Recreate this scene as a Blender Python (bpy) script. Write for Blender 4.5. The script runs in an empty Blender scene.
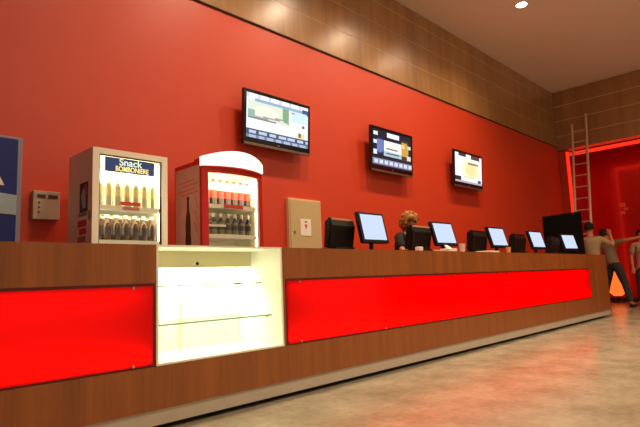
import bpy, bmesh, math, random
from mathutils import Vector, Matrix
random.seed(7)
SC = bpy.context.scene
COL = SC.collection
PI = math.pi

# ------------------------------------------------------------------ colour / materials
def lin(c):
    return tuple(((v/255)/12.92 if v/255 <= .04045 else ((v/255+.055)/1.055)**2.4) for v in c)

def new_mat(name):
    m = bpy.data.materials.new(name); m.use_nodes = True
    nt = m.node_tree
    return m, nt, nt.nodes['Principled BSDF']

def mat(name, rgb, rough=.5, metal=0, spec=.5, coat=0, emit=None, es=0, bump=0, bscale=40, var=0, vscale=3):
    m, nt, b = new_mat(name)
    b.inputs['Base Color'].default_value = (*lin(rgb), 1)
    b.inputs['Roughness'].default_value = rough
    b.inputs['Metallic'].default_value = metal
    b.inputs['Specular IOR Level'].default_value = spec
    b.inputs['Coat Weight'].default_value = coat
    b.inputs['Coat Roughness'].default_value = .1
    if emit:
        b.inputs['Emission Color'].default_value = (*lin(emit), 1)
        b.inputs['Emission Strength'].default_value = es
    if bump or var:
        tc = nt.nodes.new('ShaderNodeTexCoord')
        n = nt.nodes.new('ShaderNodeTexNoise'); n.inputs['Scale'].default_value = bscale if bump else vscale
        n.inputs['Detail'].default_value = 4
        nt.links.new(tc.outputs['Object'], n.inputs['Vector'])
        if bump:
            bp = nt.nodes.new('ShaderNodeBump'); bp.inputs['Strength'].default_value = bump
            bp.inputs['Distance'].default_value = .01
            nt.links.new(n.outputs['Fac'], bp.inputs['Height']); nt.links.new(bp.outputs['Normal'], b.inputs['Normal'])
        if var:
            r = nt.nodes.new('ShaderNodeMixRGB'); r.inputs[1].default_value = (*lin([v*(1-var) for v in rgb]), 1)
            r.inputs[2].default_value = (*lin([min(255, v*(1+var)) for v in rgb]), 1)
            nt.links.new(n.outputs['Fac'], r.inputs[0]); nt.links.new(r.outputs[0], b.inputs['Base Color'])
    return m

def wood(name, dark, light, rough=.35, scale=(9, 9, .5), coat=.2):
    """vertical-grained laminate"""
    m, nt, b = new_mat(name)
    L = nt.links.new
    tc = nt.nodes.new('ShaderNodeTexCoord'); mp = nt.nodes.new('ShaderNodeMapping')
    mp.inputs['Scale'].default_value = scale
    n1 = nt.nodes.new('ShaderNodeTexNoise'); n1.inputs['Scale'].default_value = 1.0; n1.inputs['Detail'].default_value = 5
    n1.inputs['Roughness'].default_value = .6
    n2 = nt.nodes.new('ShaderNodeTexNoise'); n2.inputs['Scale'].default_value = 7; n2.inputs['Detail'].default_value = 3
    mx = nt.nodes.new('ShaderNodeMath'); mx.operation = 'MULTIPLY_ADD'; mx.inputs[1].default_value = .35
    cr = nt.nodes.new('ShaderNodeValToRGB')
    cr.color_ramp.elements[0].position = .42; cr.color_ramp.elements[0].color = (*lin(dark), 1)
    cr.color_ramp.elements[1].position = .92; cr.color_ramp.elements[1].color = (*lin(light), 1)
    L(tc.outputs['Object'], mp.inputs['Vector']); L(mp.outputs['Vector'], n1.inputs['Vector']); L(mp.outputs['Vector'], n2.inputs['Vector'])
    L(n2.outputs['Fac'], mx.inputs[0]); L(n1.outputs['Fac'], mx.inputs[2]); L(mx.outputs[0], cr.inputs['Fac'])
    L(cr.outputs['Color'], b.inputs['Base Color'])
    b.inputs['Roughness'].default_value = rough
    b.inputs['Coat Weight'].default_value = coat; b.inputs['Coat Roughness'].default_value = .26
    return m

def emis(name, rgb, s):
    m, nt, b = new_mat(name)
    nt.nodes.remove(b)
    e = nt.nodes.new('ShaderNodeEmission'); e.inputs['Color'].default_value = (*lin(rgb), 1); e.inputs['Strength'].default_value = s
    nt.links.new(e.outputs[0], nt.nodes['Material Output'].inputs[0])
    return m

def glass(name, tint=(255, 255, 255), refl=.07, rough=.03):
    m, nt, b = new_mat(name); nt.nodes.remove(b)
    t = nt.nodes.new('ShaderNodeBsdfTransparent'); t.inputs['Color'].default_value = (*lin(tint), 1)
    g = nt.nodes.new('ShaderNodeBsdfGlossy'); g.inputs['Roughness'].default_value = rough
    x = nt.nodes.new('ShaderNodeMixShader'); x.inputs[0].default_value = refl
    nt.links.new(t.outputs[0], x.inputs[1]); nt.links.new(g.outputs[0], x.inputs[2])
    nt.links.new(x.outputs[0], nt.nodes['Material Output'].inputs[0])
    return m

def translucent(name, rgb, refl=.022, diff=.1, es=0):
    m, nt, b = new_mat(name); nt.nodes.remove(b)
    N = nt.nodes.new; L = nt.links.new
    t = N('ShaderNodeBsdfTranslucent'); t.inputs['Color'].default_value = (*lin(rgb), 1)
    d = N('ShaderNodeBsdfDiffuse'); d.inputs['Color'].default_value = (*lin(rgb), 1)
    g = N('ShaderNodeBsdfGlossy'); g.inputs['Roughness'].default_value = .12
    x = N('ShaderNodeMixShader'); x.inputs[0].default_value = diff; L(t.outputs[0], x.inputs[1]); L(d.outputs[0], x.inputs[2])
    y = N('ShaderNodeMixShader'); y.inputs[0].default_value = refl; L(x.outputs[0], y.inputs[1]); L(g.outputs[0], y.inputs[2])
    L(y.outputs[0], nt.nodes['Material Output'].inputs[0])
    return m

M = {}
def wall_red():
    m, nt, b = new_mat('red_paint'); L = nt.links.new
    tc = nt.nodes.new('ShaderNodeTexCoord'); n = nt.nodes.new('ShaderNodeTexNoise'); n.inputs['Scale'].default_value = .9
    n.inputs['Detail'].default_value = 3
    r = nt.nodes.new('ShaderNodeMixRGB'); r.inputs[1].default_value = (*lin((200, 54, 14)), 1); r.inputs[2].default_value = (*lin((208, 61, 18)), 1)
    L(tc.outputs['Object'], n.inputs['Vector']); L(n.outputs['Fac'], r.inputs[0]); L(r.outputs[0], b.inputs['Base Color'])
    n2 = nt.nodes.new('ShaderNodeTexNoise'); n2.inputs['Scale'].default_value = 90
    bp = nt.nodes.new('ShaderNodeBump'); bp.inputs['Strength'].default_value = .12; bp.inputs['Distance'].default_value = .004
    L(tc.outputs['Object'], n2.inputs['Vector']); L(n2.outputs['Fac'], bp.inputs['Height']); L(bp.outputs['Normal'], b.inputs['Normal'])
    b.inputs['Roughness'].default_value = .46
    b.inputs['Specular IOR Level'].default_value = .85
    return m
def floor_mat():
    m, nt, b = new_mat('polished_stone'); L = nt.links.new; N = nt.nodes.new
    tc = N('ShaderNodeTexCoord')
    n = N('ShaderNodeTexNoise'); n.inputs['Scale'].default_value = 2.6; n.inputs['Detail'].default_value = 8; n.inputs['Roughness'].default_value = .65
    n3 = N('ShaderNodeTexNoise'); n3.inputs['Scale'].default_value = 22; n3.inputs['Detail'].default_value = 6
    cr = N('ShaderNodeValToRGB'); e = cr.color_ramp.elements
    e[0].position = .32; e[0].color = (*lin((134, 129, 108)), 1)
    e[1].position = .68; e[1].color = (*lin((168, 164, 142)), 1)
    mm = N('ShaderNodeMath'); mm.operation = 'MULTIPLY_ADD'; mm.inputs[1].default_value = .35
    ms = N('ShaderNodeMath'); ms.operation = 'SUBTRACT'; ms.inputs[1].default_value = .17
    L(tc.outputs['Object'], n.inputs['Vector']); L(tc.outputs['Object'], n3.inputs['Vector'])
    L(n3.outputs['Fac'], mm.inputs[0]); L(n.outputs['Fac'], mm.inputs[2]); L(mm.outputs[0], ms.inputs[0]); L(ms.outputs[0], cr.inputs['Fac'])
    L(cr.outputs['Color'], b.inputs['Base Color'])
    rr = N('ShaderNodeMapRange'); rr.inputs['To Min'].default_value = .14; rr.inputs['To Max'].default_value = .30
    L(n.outputs['Fac'], rr.inputs['Value']); L(rr.outputs['Result'], b.inputs['Roughness'])
    bp = N('ShaderNodeBump'); bp.inputs['Strength'].default_value = .35; bp.inputs['Distance'].default_value = .012
    n2 = N('ShaderNodeTexNoise'); n2.inputs['Scale'].default_value = 9; n2.inputs['Detail'].default_value = 5
    L(tc.outputs['Object'], n2.inputs['Vector']); L(n2.outputs['Fac'], bp.inputs['Height']); L(bp.outputs['Normal'], b.inputs['Normal'])
    b.inputs['Specular IOR Level'].default_value = .55
    return m

M['wall'] = wall_red()
M['floor'] = floor_mat()
M['ceil'] = mat('ceiling_plaster', (232, 212, 200), .75, var=.03, vscale=.6)
M['wood'] = wood('counter_laminate', (126, 70, 24), (166, 95, 36), .42)
M['valance'] = wood('bulkhead_laminate', (140, 98, 52), (176, 132, 78), .36, (5, 5, .35), 1.0)
M['rear'] = mat('rear_plaster', (150, 110, 90), .8)
M['seam'] = mat('bulkhead_seam', (208, 178, 136), .5)
M['dark'] = mat('dark_trim_and_shadow', (38, 22, 16), .8)  # dark trim and skirting colour, also used for the painted shadow line
M['framered'] = mat('dark_red_channel', (96, 12, 10), .5)
M['plinth'] = mat('grey_plinth', (190, 180, 164), .4, var=.05, vscale=8)
M['chan'] = mat('light_channel_white', (225, 215, 205), .7)
M['redglass'] = translucent('backlit_red_acrylic', (255, 15, 5))
M['chrome'] = mat('standoff_steel', (200, 190, 180), .2, 1)
M['cream'] = mat('cream_laminate', (246, 243, 230), .5)
M['creamdull'] = mat('cream_laminate_dull', (214, 200, 158), .5)
M['shelfglass'] = glass('shelf_glass', (244, 250, 246), .1)
M['shelfedge'] = mat('shelf_glass_edge', (120, 150, 130), .2)
M['clear'] = glass('clear_glass', (250, 252, 250), .04)
M['tube'] = emis('lamp_tube', (255, 240, 200), 9)
M['white'] = mat('white_enamel', (248, 242, 230), .35)
M['offwhite'] = mat('offwhite_plastic', (244, 238, 226), .45)
M['fridgein'] = mat('fridge_liner', (238, 234, 214), .5)
M['fridgered'] = mat('fridge_red_enamel', (196, 26, 14), .3, coat=.3)
M['sidegrey'] = mat('side_decal_grey', (196, 160, 146), .45, var=.12, vscale=9)
M['black'] = mat('black_plastic', (12, 11, 12), .45, spec=.3)
M['black2'] = mat('black_matte', (9, 8, 9), .8, spec=.15)
M['bezel'] = mat('glossy_black_bezel', (14, 12, 12), .15, coat=.5)
M['silver'] = mat('silver_trim', (150, 140, 130), .3, .8)
M['beige'] = mat('beige_metal', (198, 178, 132), .5)
M['beigeedge'] = mat('beige_metal_edge', (214, 190, 150), .5)
M['paper'] = mat('paper_white', (240, 236, 226), .7)
M['ink'] = mat('ink_dark', (60, 50, 48), .7)
M['navy'] = mat('navy_print', (14, 34, 78), .5)
M['navyglow'] = mat('navy_print_glow', (14, 34, 78), .5, emit=(24, 50, 100), es=1)  # glow added so the printed fridge sign does not render black
M['signteal'] = mat('white_print_glow', (225, 235, 225), .5, emit=(205, 228, 215), es=1)  # lettering gets the same added glow
M['signyel'] = mat('yellow_print_glow', (250, 226, 120), .5, emit=(252, 232, 150), es=1)
M['redprint'] = mat('red_print', (214, 50, 34), .6)
M['pink'] = mat('faded_pink_print', (200, 120, 108), .6)
M['cola'] = mat('dark_cola', (58, 26, 16), .15)
M['colaprint'] = mat('cola_print', (62, 30, 22), .6)
M['signband'] = mat('cream_label', (226, 204, 150), .6)
M['clearbottle'] = mat('pale_bottle', (196, 190, 160), .15)
M['brownbottle'] = mat('brown_bottle', (96, 66, 44), .2)
M['greenish'] = mat('green_glass_bottle', (120, 124, 86), .2)
M['cap'] = mat('white_cap', (235, 230, 215), .4)
M['capred'] = mat('red_cap', (200, 40, 26), .4)
M['poster'] = mat('blue_poster', (18, 40, 124), .35, var=.12, vscale=6)
M['posterband'] = mat('pale_blue_band', (170, 196, 206), .4, var=.08, vscale=8)
M['postgrey'] = mat('poster_frame', (150, 150, 168), .35)
M['alu'] = mat('worn_aluminium', (228, 204, 184), .4, .3)
M['redpanel'] = mat('far_red_panel', (150, 10, 8), .28, coat=.4, var=.08, vscale=1.2)
M['ledred'] = emis('red_led', (255, 44, 24), 1.6)
M['amber'] = emis('amber_lamp', (255, 104, 40), 1.5)
M['downlight'] = emis('downlight', (255, 240, 220), 30)
M['skin'] = mat('skin', (196, 132, 100), .55)
M['hairdark'] = mat('dark_hair', (16, 11, 9), .8, bump=.4, bscale=60)
M['hairblond'] = mat('golden_brown_hair', (150, 96, 36), .6, bump=.8, bscale=45, var=.35, vscale=22)
M['khaki'] = mat('khaki_cloth', (170, 142, 108), .85, var=.06, vscale=6)
M['olive'] = mat('grey_olive_cloth', (134, 116, 90), .85, var=.06, vscale=6)
M['pale'] = mat('pale_grey_cloth', (176, 150, 130), .85)
M['trouser'] = mat('charcoal_trousers', (52, 52, 54), .85)
M['beigetrouser'] = mat('beige_trousers', (168, 140, 104), .85)
M['blackcloth'] = mat('black_cloth', (18, 16, 18), .85)
M['shoe'] = mat('black_shoe', (22, 18, 18), .5)
M['screen'] = emis('monitor_screen', (206, 220, 250), 1.1)
M['screenbar'] = emis('monitor_screen_bar', (226, 234, 252), 1.0)

# ------------------------------------------------------------------ mesh helpers
class MB:
    def __init__(s): s.bm = bmesh.new(); s.mats = []
    def mi(s, m):
        if m not in s.mats: s.mats.append(m)
        return s.mats.index(m)
    def _fin(s, verts, m, mt=None, bev=0):
        if mt is not None: bmesh.ops.transform(s.bm, matrix=mt, verts=verts)
        fs = set(f for v in verts for f in v.link_faces); i = s.mi(m)
        for f in fs: f.material_index = i
        if bev:
            es = list(set(e for v in verts for e in v.link_edges))
            r = bmesh.ops.bevel(s.bm, geom=es, offset=bev, segments=2, affect='EDGES', profile=.6)
            for f in r['faces']: f.material_index = i
        return s
    def box(s, a, b, m, bev=0, mt=None):
        c = [(a[k]+b[k])/2 for k in range(3)]; d = [max(abs(b[k]-a[k]), 1e-5) for k in range(3)]
        r = bmesh.ops.create_cube(s.bm, size=1, matrix=Matrix.Translation(c) @ Matrix.Diagonal((*d, 1)))
        return s._fin(r['verts'], m, mt, bev)
    def cyl(s, p, q, r, m, seg=16, r2=None, mt=None):
        p, q = Vector(p), Vector(q); d = q-p
        rot = d.to_track_quat('Z', 'Y').to_matrix().to_4x4()
        x = bmesh.ops.create_cone(s.bm, cap_ends=True, segments=seg, radius1=r, radius2=r if r2 is None else r2, depth=d.length,
                                  matrix=Matrix.Translation((p+q)/2) @ rot)
        return s._fin(x['verts'], m, mt)
    def sph(s, c, r, m, sc=(1, 1, 1), seg=16, mt=None):
        x = bmesh.ops.create_uvsphere(s.bm, u_segments=seg, v_segments=seg//2+2, radius=r,
                                      matrix=Matrix.Translation(c) @ Matrix.Diagonal((*sc, 1)))
        return s._fin(x['verts'], m, mt)
    def prism(s, pts, vec, m, mt=None):
        """pts: 3-D outline, extruded by vec"""
        vec = Vector(vec); n = len(pts)
        a = [s.bm.verts.new(p) for p in pts]; b = [s.bm.verts.new(Vector(p)+vec) for p in pts]
        s.bm.faces.new(a); s.bm.faces.new(b[::-1])
        for i in range(n): s.bm.faces.new((a[i], b[i], b[(i+1) % n], a[(i+1) % n]))
        return s._fin(a+b, m, mt)
    def lathe(s, prof, c, mats, seg=12):
        """prof [(r,z)], mats: one per band"""
        rings = []
        for r, z in prof:
            rings.append([s.bm.verts.new((c[0]+r*math.cos(2*PI*i/seg), c[1]+r*math.sin(2*PI*i/seg), c[2]+z)) for i in range(seg)])
        for k in range(len(prof)-1):
            mi = s.mi(mats[k] if isinstance(mats, list) else mats)
            for i in range(seg):
                f = s.bm.faces.new((rings[k][i], rings[k][(i+1) % seg], rings[k+1][(i+1) % seg], rings[k+1][i])); f.material_index = mi
        f = s.bm.faces.new(rings[0][::-1]); f.material_index = s.mi(mats[0] if isinstance(mats, list) else mats)
        f = s.bm.faces.new(rings[-1]); f.material_index = s.mi(mats[-1] if isinstance(mats, list) else mats)
        return s
    def build(s, name, parent=None, smooth=False, loc=None):
        bmesh.ops.recalc_face_normals(s.bm, faces=s.bm.faces)
        me = bpy.data.meshes.new(name); s.bm.to_mesh(me); s.bm.free()
        for m in s.mats: me.materials.append(m)
        if smooth:
            me.polygons.foreach_set('use_smooth', [True]*len(me.polygons))
            try: me.set_sharp_from_angle(angle=math.radians(40))
            except Exception: pass
        o = bpy.data.objects.new(name, me); COL.objects.link(o)
        if parent: o.parent = parent
        if loc: o.location = loc
        return o

def tag(o, label, cat, group=None, kind=None):
    o['label'] = label; o['category'] = cat
    if group: o['group'] = group
    if kind: o['kind'] = kind
    return o
def struct(o, label=None):
    o['kind'] = 'structure'
    if label: o['label'] = label
    return o
def empty(name, label, cat, loc=(0, 0, 0), rz=0, group=None):
    o = bpy.data.objects.new(name, None); COL.objects.link(o); o.location = loc; o.rotation_euler = (0, 0, rz)
    o.empty_display_size = .1
    return tag(o, label, cat, group)
def dup(root, loc, rz=None, label=None, group=None):
    def cp(o, par):
        c = o.copy(); COL.objects.link(c); c.parent = par
        for k in list(o.children): cp(k, c)
        return c
    c = cp(root, None); c.location = loc
    if rz is not None: c.rotation_euler = (0, 0, rz)
    if label: c['label'] = label
    if group: c['group'] = group
    return c
def text(name, s, size, m, parent, loc, rot, ext=.002, xs=1, bold=0):
    cu = bpy.data.curves.new(name, 'FONT'); cu.body = s; cu.size = size; cu.extrude = ext; cu.offset = bold
    cu.align_x = 'CENTER'; cu.align_y = 'CENTER'
    t = bpy.data.objects.new(name, cu); COL.objects.link(t)
    dg = bpy.context.evaluated_depsgraph_get()
    me = bpy.data.meshes.new_from_object(t.evaluated_get(dg)); bpy.data.objects.remove(t)
    me.materials.clear(); me.materials.append(m)
    o = bpy.data.objects.new(name, me); COL.objects.link(o); o.parent = parent
    o.location = loc; o.rotation_euler = rot; o.scale = (xs, 1, 1)
    return o

# ------------------------------------------------------------------ geometry of the place
CY = 3.08; WY = 4.70; WX = 13.70; RX = 15.60; CZ = 5.45
XL = -4.0; YB = -6.0
VB = 4.02          # bottom of wood bulkhead on the back wall
FB = 3.90          # bottom of wood bulkhead on the far wall

struct(MB().box((XL, YB, -.1), (RX+.2, 5.6, 0), M['floor']).build('floor'), 'polished beige stone floor')
struct(MB().box((XL, YB, CZ), (RX+.2, 5.6, CZ+.1), M['ceil']).build('ceiling'), 'plain brownish plaster ceiling')
struct(MB().box((XL, WY, 0), (WX, WY+.12, CZ), M['wall']).build('wall_back'), 'red painted wall behind the counter')
struct(MB().box((XL-.1, YB, 0), (XL, WY+.12, CZ), M['rear']).build('wall_left'))
# recessed red wall at the far end
mb = MB()
mb.box((RX, YB, 0), (RX+.1, 5.3, CZ), M['redpanel'])
mb.box((WX, WY, 0), (RX, WY+.12, CZ), M['redpanel'])
struct(mb.build('wall_right'), 'glossy red recessed end wall')
# pilaster / return at the left edge of the recess
struct(MB().box((WX, 4.52, 0), (WX+.16, WY, FB), M['wall']).build('trim_1'), 'red return at the edge of the recess')
# wood bulkhead on the back wall, with light seams
mb = MB(); zs = [VB, 4.43, 4.85, 5.22, CZ]
for i in range(4):
    mb.box((XL, WY-.02, zs[i]+(.0 if i == 0 else .005)), (WX-.05, WY-.001, zs[i+1]-.005), M['valance'])
for z in zs[1:4]: mb.box((XL, WY-.018, z-.009), (WX-.05, WY-.001, z+.009), M['seam'])
mb.box((XL, WY-.016, VB-.016), (WX-.05, WY-.001, VB), M['dark'])  # dark strip painted in as the shadow line below the bulkhead
struct(mb.build('trim_2'), 'wood panelled bulkhead above the red wall')
mb = MB(); zs = [FB, 4.28, 4.67, 5.06, CZ]
for i in range(4):
    mb.box((WX-.05, YB, zs[i]+.012), (WX+.25, WY-.001, zs[i+1]-.012), M['valance'])
for z in zs[1:4]: mb.box((WX-.046, YB, z-.012), (WX+.2, WY-.001, z+.012), M['seam'])
struct(mb.build('trim_3'), 'wood panelled bulkhead above the red recess')
# skirting
struct(MB().box((XL, WY-.015, 0), (WX, WY-.001, .1), M['dark']).build('baseboard_back'))
struct(MB().box((RX-.02, YB, 0), (RX-.001, WY, .1), M['dark']).build('baseboard_right'))

# red light tubes of the recess
t = tag(MB().box((WX+.255, YB+.5, FB-.10), (WX+.30, 4.5, FB-.02), M['ledred']).build('light_strip'),
        'long red light strip tucked behind the lower edge of the far wood bulkhead', 'light')
t = tag(MB().box((WX+.02, 4.455, .3), (WX+.07, 4.515, FB-.04), M['ledred']).build('light_strip'),
        'upright red light strip on the left edge of the far red recess', 'light')
for o, (loc, rot, sx, sy, e, c) in {
    'recess_glow': ((WX+.5, -.5, FB-.12), (0, -.5, 0), .1, 9.5, 45, (255, 40, 25)),
    'recess_side_glow': ((WX+.3, 4.3, 2.2), (PI/2, 0, -.9), .1, 3.4, 12, (255, 40, 25))}.items():
    l = bpy.data.lights.new(o, 'AREA'); l.shape = 'RECTANGLE'; l.size = sx; l.size_y = sy; l.energy = e; l.color = lin(c)
    q = bpy.data.objects.new(o, l); COL.objects.link(q); q.location = loc; q.rotation_euler = rot

# ------------------------------------------------------------------ counter
CX0, CX1 = -2.6, 10.95
DZ0, DZ1 = 1.66, 2.735        # display case X extent
ZT, ZPT, ZPB, ZW, ZP = 1.15, .905, .39, .13, .035
counter = empty('service_counter', 'long wood laminate service counter with glowing red front panels', 'counter', (0, CY, 0))
def cb(a, b): return (a[0], a[1], a[2]), (b[0], b[1], b[2])
# local y = world y - CY
mb = MB()
for x0, x1 in ((CX0, DZ0), (DZ1, CX1)):
    mb.box((x0, 0, ZPT), (x1, .03, ZT-.001), M['wood'])
mb.build('upper_fascia', counter)
mb = MB().box((CX0, 0, ZW), (CX1, .03, ZPB), M['wood'])
mb.box((9.93, 0, ZPB), (CX1, .03, ZPT), M['wood'])
mb.box((DZ1-.0, 0, ZPB), (DZ1+.02, .03, ZPT), M['wood'])
mb.build('lower_fascia', counter)
MB().box((CX0, .045, .02), (CX1-.05, .6, ZW-.003), M['dark']).build('toe_kick', counter)
MB().box((CX0, .012, ZP), (CX1-.01, .04, ZW-.002), M['plinth']).build('plinth_band', counter)
MB().box((CX1-.03, .031, ZW), (CX1, .6, ZT-.001), M['wood']).build('end_panel', counter)
mb = MB()
for x0, x1 in ((CX0, DZ0), (DZ1, CX1-.031)):
    mb.box((x0, .031, ZT-.04), (x1, .62, ZT), M['wood'])
mb.build('countertop', counter)
mb = MB()
for x0, x1 in ((CX0, DZ0), (DZ1, CX1-.031)):
    mb.box((x0, .23, ZW), (x1, .25, ZT-.041), M['chan'])
    mb.box((x0, .031, ZPT), (x1, .23, ZPT+.015), M['chan'])
    mb.box((x0, .031, ZPB-.02), (x1, .23, ZPB), M['chan'])
    mb.box((x1-.015, .031, ZPB), (x1, .23, ZPT), M['framered'])
    mb.box((x0, .031, ZPB), (x0+.015, .23, ZPT), M['framered'])
mb.build('light_channel', counter)
mb = MB()
for x0, x1 in ((CX0, DZ0), (DZ1+.02, 9.93)):
    for a, b in (((x0, .004, ZPT-.022), (x1, .03, ZPT)), ((x0, .004, ZPB), (x1, .03, ZPB+.02)), ((x0, .004, ZPB+.02), (x0+.02, .03, ZPT-.022)), ((x1-.02, .004, ZPB+.02), (x1, .03, ZPT-.022))):
        mb.box(a, b, M['framered'])
mb.build('panel_frame', counter)
seams = [[CX0, -.95, .36, DZ0], [DZ1+.02, 4.13, 5.24, 6.5, 7.66, 8.8, 9.93]]
for run in seams:
    for i in range(len(run)-1):
        x0 = run[i]+(.02 if i == 0 else .002); x1 = run[i+1]-(.02 if i == len(run)-2 else .002)
        g = MB().box((x0, -.004, ZPB+.012), (x1, .006, ZPT-.018), M['redglass'], mt=None).build('red_light_panel', counter)
        for px in (x0+.13, x1-.13):
            for pz in (ZPB+.02, ZPT-.026):
                MB().cyl((px, -.012, pz), (px, .02, pz), .0085, M['chrome'], 12).build('standoff_pin', g, True)
# lamps inside the light channel
for x0, x1 in ((CX0, DZ0), (DZ1, 9.93)):
    for nm, z, rx, e in (('counter_tube_low', ZPB+.035, math.radians(180+15), 6.5), ('counter_tube_high', ZPT-.03, math.radians(-15), 2.5)):
        l = bpy.data.lights.new(nm, 'AREA'); l.shape = 'RECTANGLE'; l.size = x1-x0-.1; l.size_y = .05
        l.energy = e*(x1-x0)/4; l.color = lin((255, 235, 215))
        q = bpy.data.objects.new(nm, l); COL.objects.link(q); q.location = ((x0+x1)/2, CY+(.045 if z < .6 else .08), z)
        q.rotation_euler = (rx, 0, 0)

# ------------------------------------------------------------------ lit display case
case = empty('display_case', 'empty lit cream display case with glass shelves set into the counter', 'display case', ((DZ0+DZ1)/2, CY, 0))
cx = (DZ0+DZ1)/2; hx = (DZ1-DZ0)/2-.004
mb = MB()
mb.box((-hx, .56, ZPB+.014), (hx, .575, ZT-.013), M['cream'])
mb.box((-hx, -.002, ZPB+.014), (-hx+.016, .56, ZT-.013), M['cream'])
mb.box((hx-.016, -.002, ZPB+.014), (hx, .56, ZT-.013), M['cream'])
mb.box((-hx, -.004, ZPB+.002), (hx, .575, ZPB+.014), M['cream'])
mb.box((-hx, -.004, ZT-.013), (hx, .575, ZT), M['cream'])
mb.build('carcass', case)
MB().box((-hx+.017, .365, ZT-.135), (hx-.017, .385, ZT-.014), M['creamdull']).sph((.0, .36, ZT-.105), .012, M['dark']).build('lamp_valance', case)
for i, (a, b) in enumerate(((-hx+.02, -.03), (-.05, hx-.02))):
    d = MB().box((a, .545-.012*i, ZPB+.016), (b, .552-.012*i, ZT-.2), M['cream'])
    d.box((a if i else b-.008, .54-.012*i, ZPB+.016), (a+.008 if i else b, .546-.012*i, ZT-.2), M['creamdull'])
    d = d.build('sliding_door', case)
    if i == 1: MB().cyl((hx-.05, .515, .915), (hx-.05, .535, .915), .014, M['silver'], 12).box((hx-.056, .505, .875), (hx-.044, .53, .92), M['silver']).build('door_lock', d, True)
for z, y0 in ((.880, .24), (.625, .12)):
    s_ = MB().box((-hx+.018, y0, z), (hx-.018, .53, z+.008), M['shelfglass'])
    s_ = s_.build('glass_shelf', case)
    MB().box((-hx+.018, y0-.004, z-.001), (hx-.018, y0-.001, z+.009), M['shelfedge']).build('shelf_edge', s_)
    for px in (-hx+.03, hx-.03): MB().cyl((px, y0+.04, z-.012), (px, y0+.04, z-.001), .008, M['chrome'], 10).build('shelf_pin', s_)
MB().cyl((-hx+.05, .42, ZT-.04), (hx-.05, .42, ZT-.04), .014, M['tube'], 12).build('lamp_tube', case)
def area(nm, loc, rot, sx, sy, e, c):
    l = bpy.data.lights.new(nm, 'AREA'); l.shape = 'RECTANGLE'; l.size = sx; l.size_y = sy; l.energy = e; l.color = lin(c)
    q = bpy.data.objects.new(nm, l); COL.objects.link(q); q.location = loc; q.rotation_euler = rot
    return q
area('case_light', (cx, CY+.43, ZT-.065), (math.radians(-12), 0, 0), .95, .08, 21, (255, 247, 226))

# ------------------------------------------------------------------ bottles
def bottle(kind):
    mb = MB()
    if kind == 'pale':
        mb.lathe([(.026, 0), (.03, .01), (.03, .07), (.03, .12), (.028, .14), (.012, .175), (.012, .19), (.014, .191), (.014, .205)], (0, 0, 0),
                 [M['clearbottle'], M['clearbottle'], M['signband'], M['clearbottle'], M['clearbottle'], M['clearbottle'], M['cap'], M['cap']])
    elif kind == 'brown':
        mb.lathe([(.026, 0), (.031, .01), (.031, .05), (.031, .10), (.027, .125), (.012, .16), (.012, .175), (.015, .176), (.015, .195)], (0, 0, 0),
                 [M['brownbottle'], M['brownbottle'], M['ink'], M['brownbottle'], M['brownbottle'], M['brownbottle'], M['cap'], M['cap']])
    elif kind == 'redlabel':
        mb.lathe([(.026, 0), (.031, .01), (.029, .05), (.031, .07), (.031, .13), (.028, .15), (.012, .20), (.014, .201), (.014, .22)], (0, 0, 0),
                 [M['cola'], M['cola'], M['cola'], M['redprint'], M['clearbottle'], M['clearbottle'], M['capred'], M['capred']])
    else:
        mb.lathe([(.026, 0), (.03, .01), (.03, .05), (.03, .09), (.026, .11), (.011, .14), (.011, .15), (.014, .151), (.015, .185)], (0, 0, 0),
                 [M['cola'], M['greenish'], M['ink'], M['greenish'], M['cola'], M['cola'], M['cap'], M['cap']])
    return mb.build({'pale': 'bottle', 'brown': 'bottle', 'redlabel': 'bottle', 'cola': 'bottle'}[kind], None, True)
def row(kind, n, x0, x1, y, z, label, group, sz=1):
    o = None
    for i in range(n):
        x = x0+(x1-x0)*i/(n-1)
        if o is None: o = bottle(kind); tag(o, label, 'bottle', group); o.location = (x, y, z); o.scale = (1.18, 1.18, sz)
        else: dup(o, (x, y, z))

# ------------------------------------------------------------------ left fridge (flat)
F = empty('drinks_fridge', 'upright white glass-door drinks fridge with navy sign, left of the red one', 'fridge', (1.895, 3.9, 0))
hw = .31; H = 1.955; D = .46
mb = MB()
mb.box((-hw, .03, .06), (-hw+.025, D, H), M['white']); mb.box((hw-.025, .03, .06), (hw, D, H), M['white'])
mb.box((-hw+.025, D-.02, .06), (hw-.025, D, H), M['white']); mb.box((-hw+.025, .03, H-.03), (hw-.025, D-.02, H), M['white'])
mb.box((-hw+.025, .03, .06), (hw-.025, D-.02, .5), M['white'])
for sx in (-1, 1):
    for y in (.08, D-.05): mb.cyl((sx*(hw-.05), y, 0), (sx*(hw-.05), y, .06), .02, M['black'], 10)
mb.build('cabinet', F)
mb = MB(); 
mb.box((-hw+.026, D-.03, .5), (hw-.026, D-.021, H-.031), M['fridgein'])
mb.box((-hw+.026, .04, .5), (-hw+.03, D-.03, H-.031), M['fridgein']); mb.box((hw-.03, .04, .5), (hw-.026, D-.03, H-.031), M['fridgein'])
mb.box((-hw+.03, .04, H-.036), (hw-.03, D-.03, H-.031), M['fridgein'])
mb.build('liner', F)
door = MB()
for a, b in (((-hw, -.01, .5), (-hw+.05, .029, H)), ((hw-.05, -.01, .5), (hw, .029, H)), ((-hw+.05, -.01, H-.045), (hw-.05, .029, H)), ((-hw+.05, -.01, .5), (hw-.05, .029, .56))):
    door.box(a, b, M['offwhite'])
door = door.build('door', F)
mb = MB()
for a, b in (((-hw+.05, .0, .56), (-hw+.06, .02, H-.045)), ((hw-.06, .0, .56), (hw-.05, .02, H-.045)), ((-hw+.06, 0, H-.053), (hw-.06, .02, H-.045))): mb.box(a, b, M['ink'])
mb.build('gasket', door)
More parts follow.
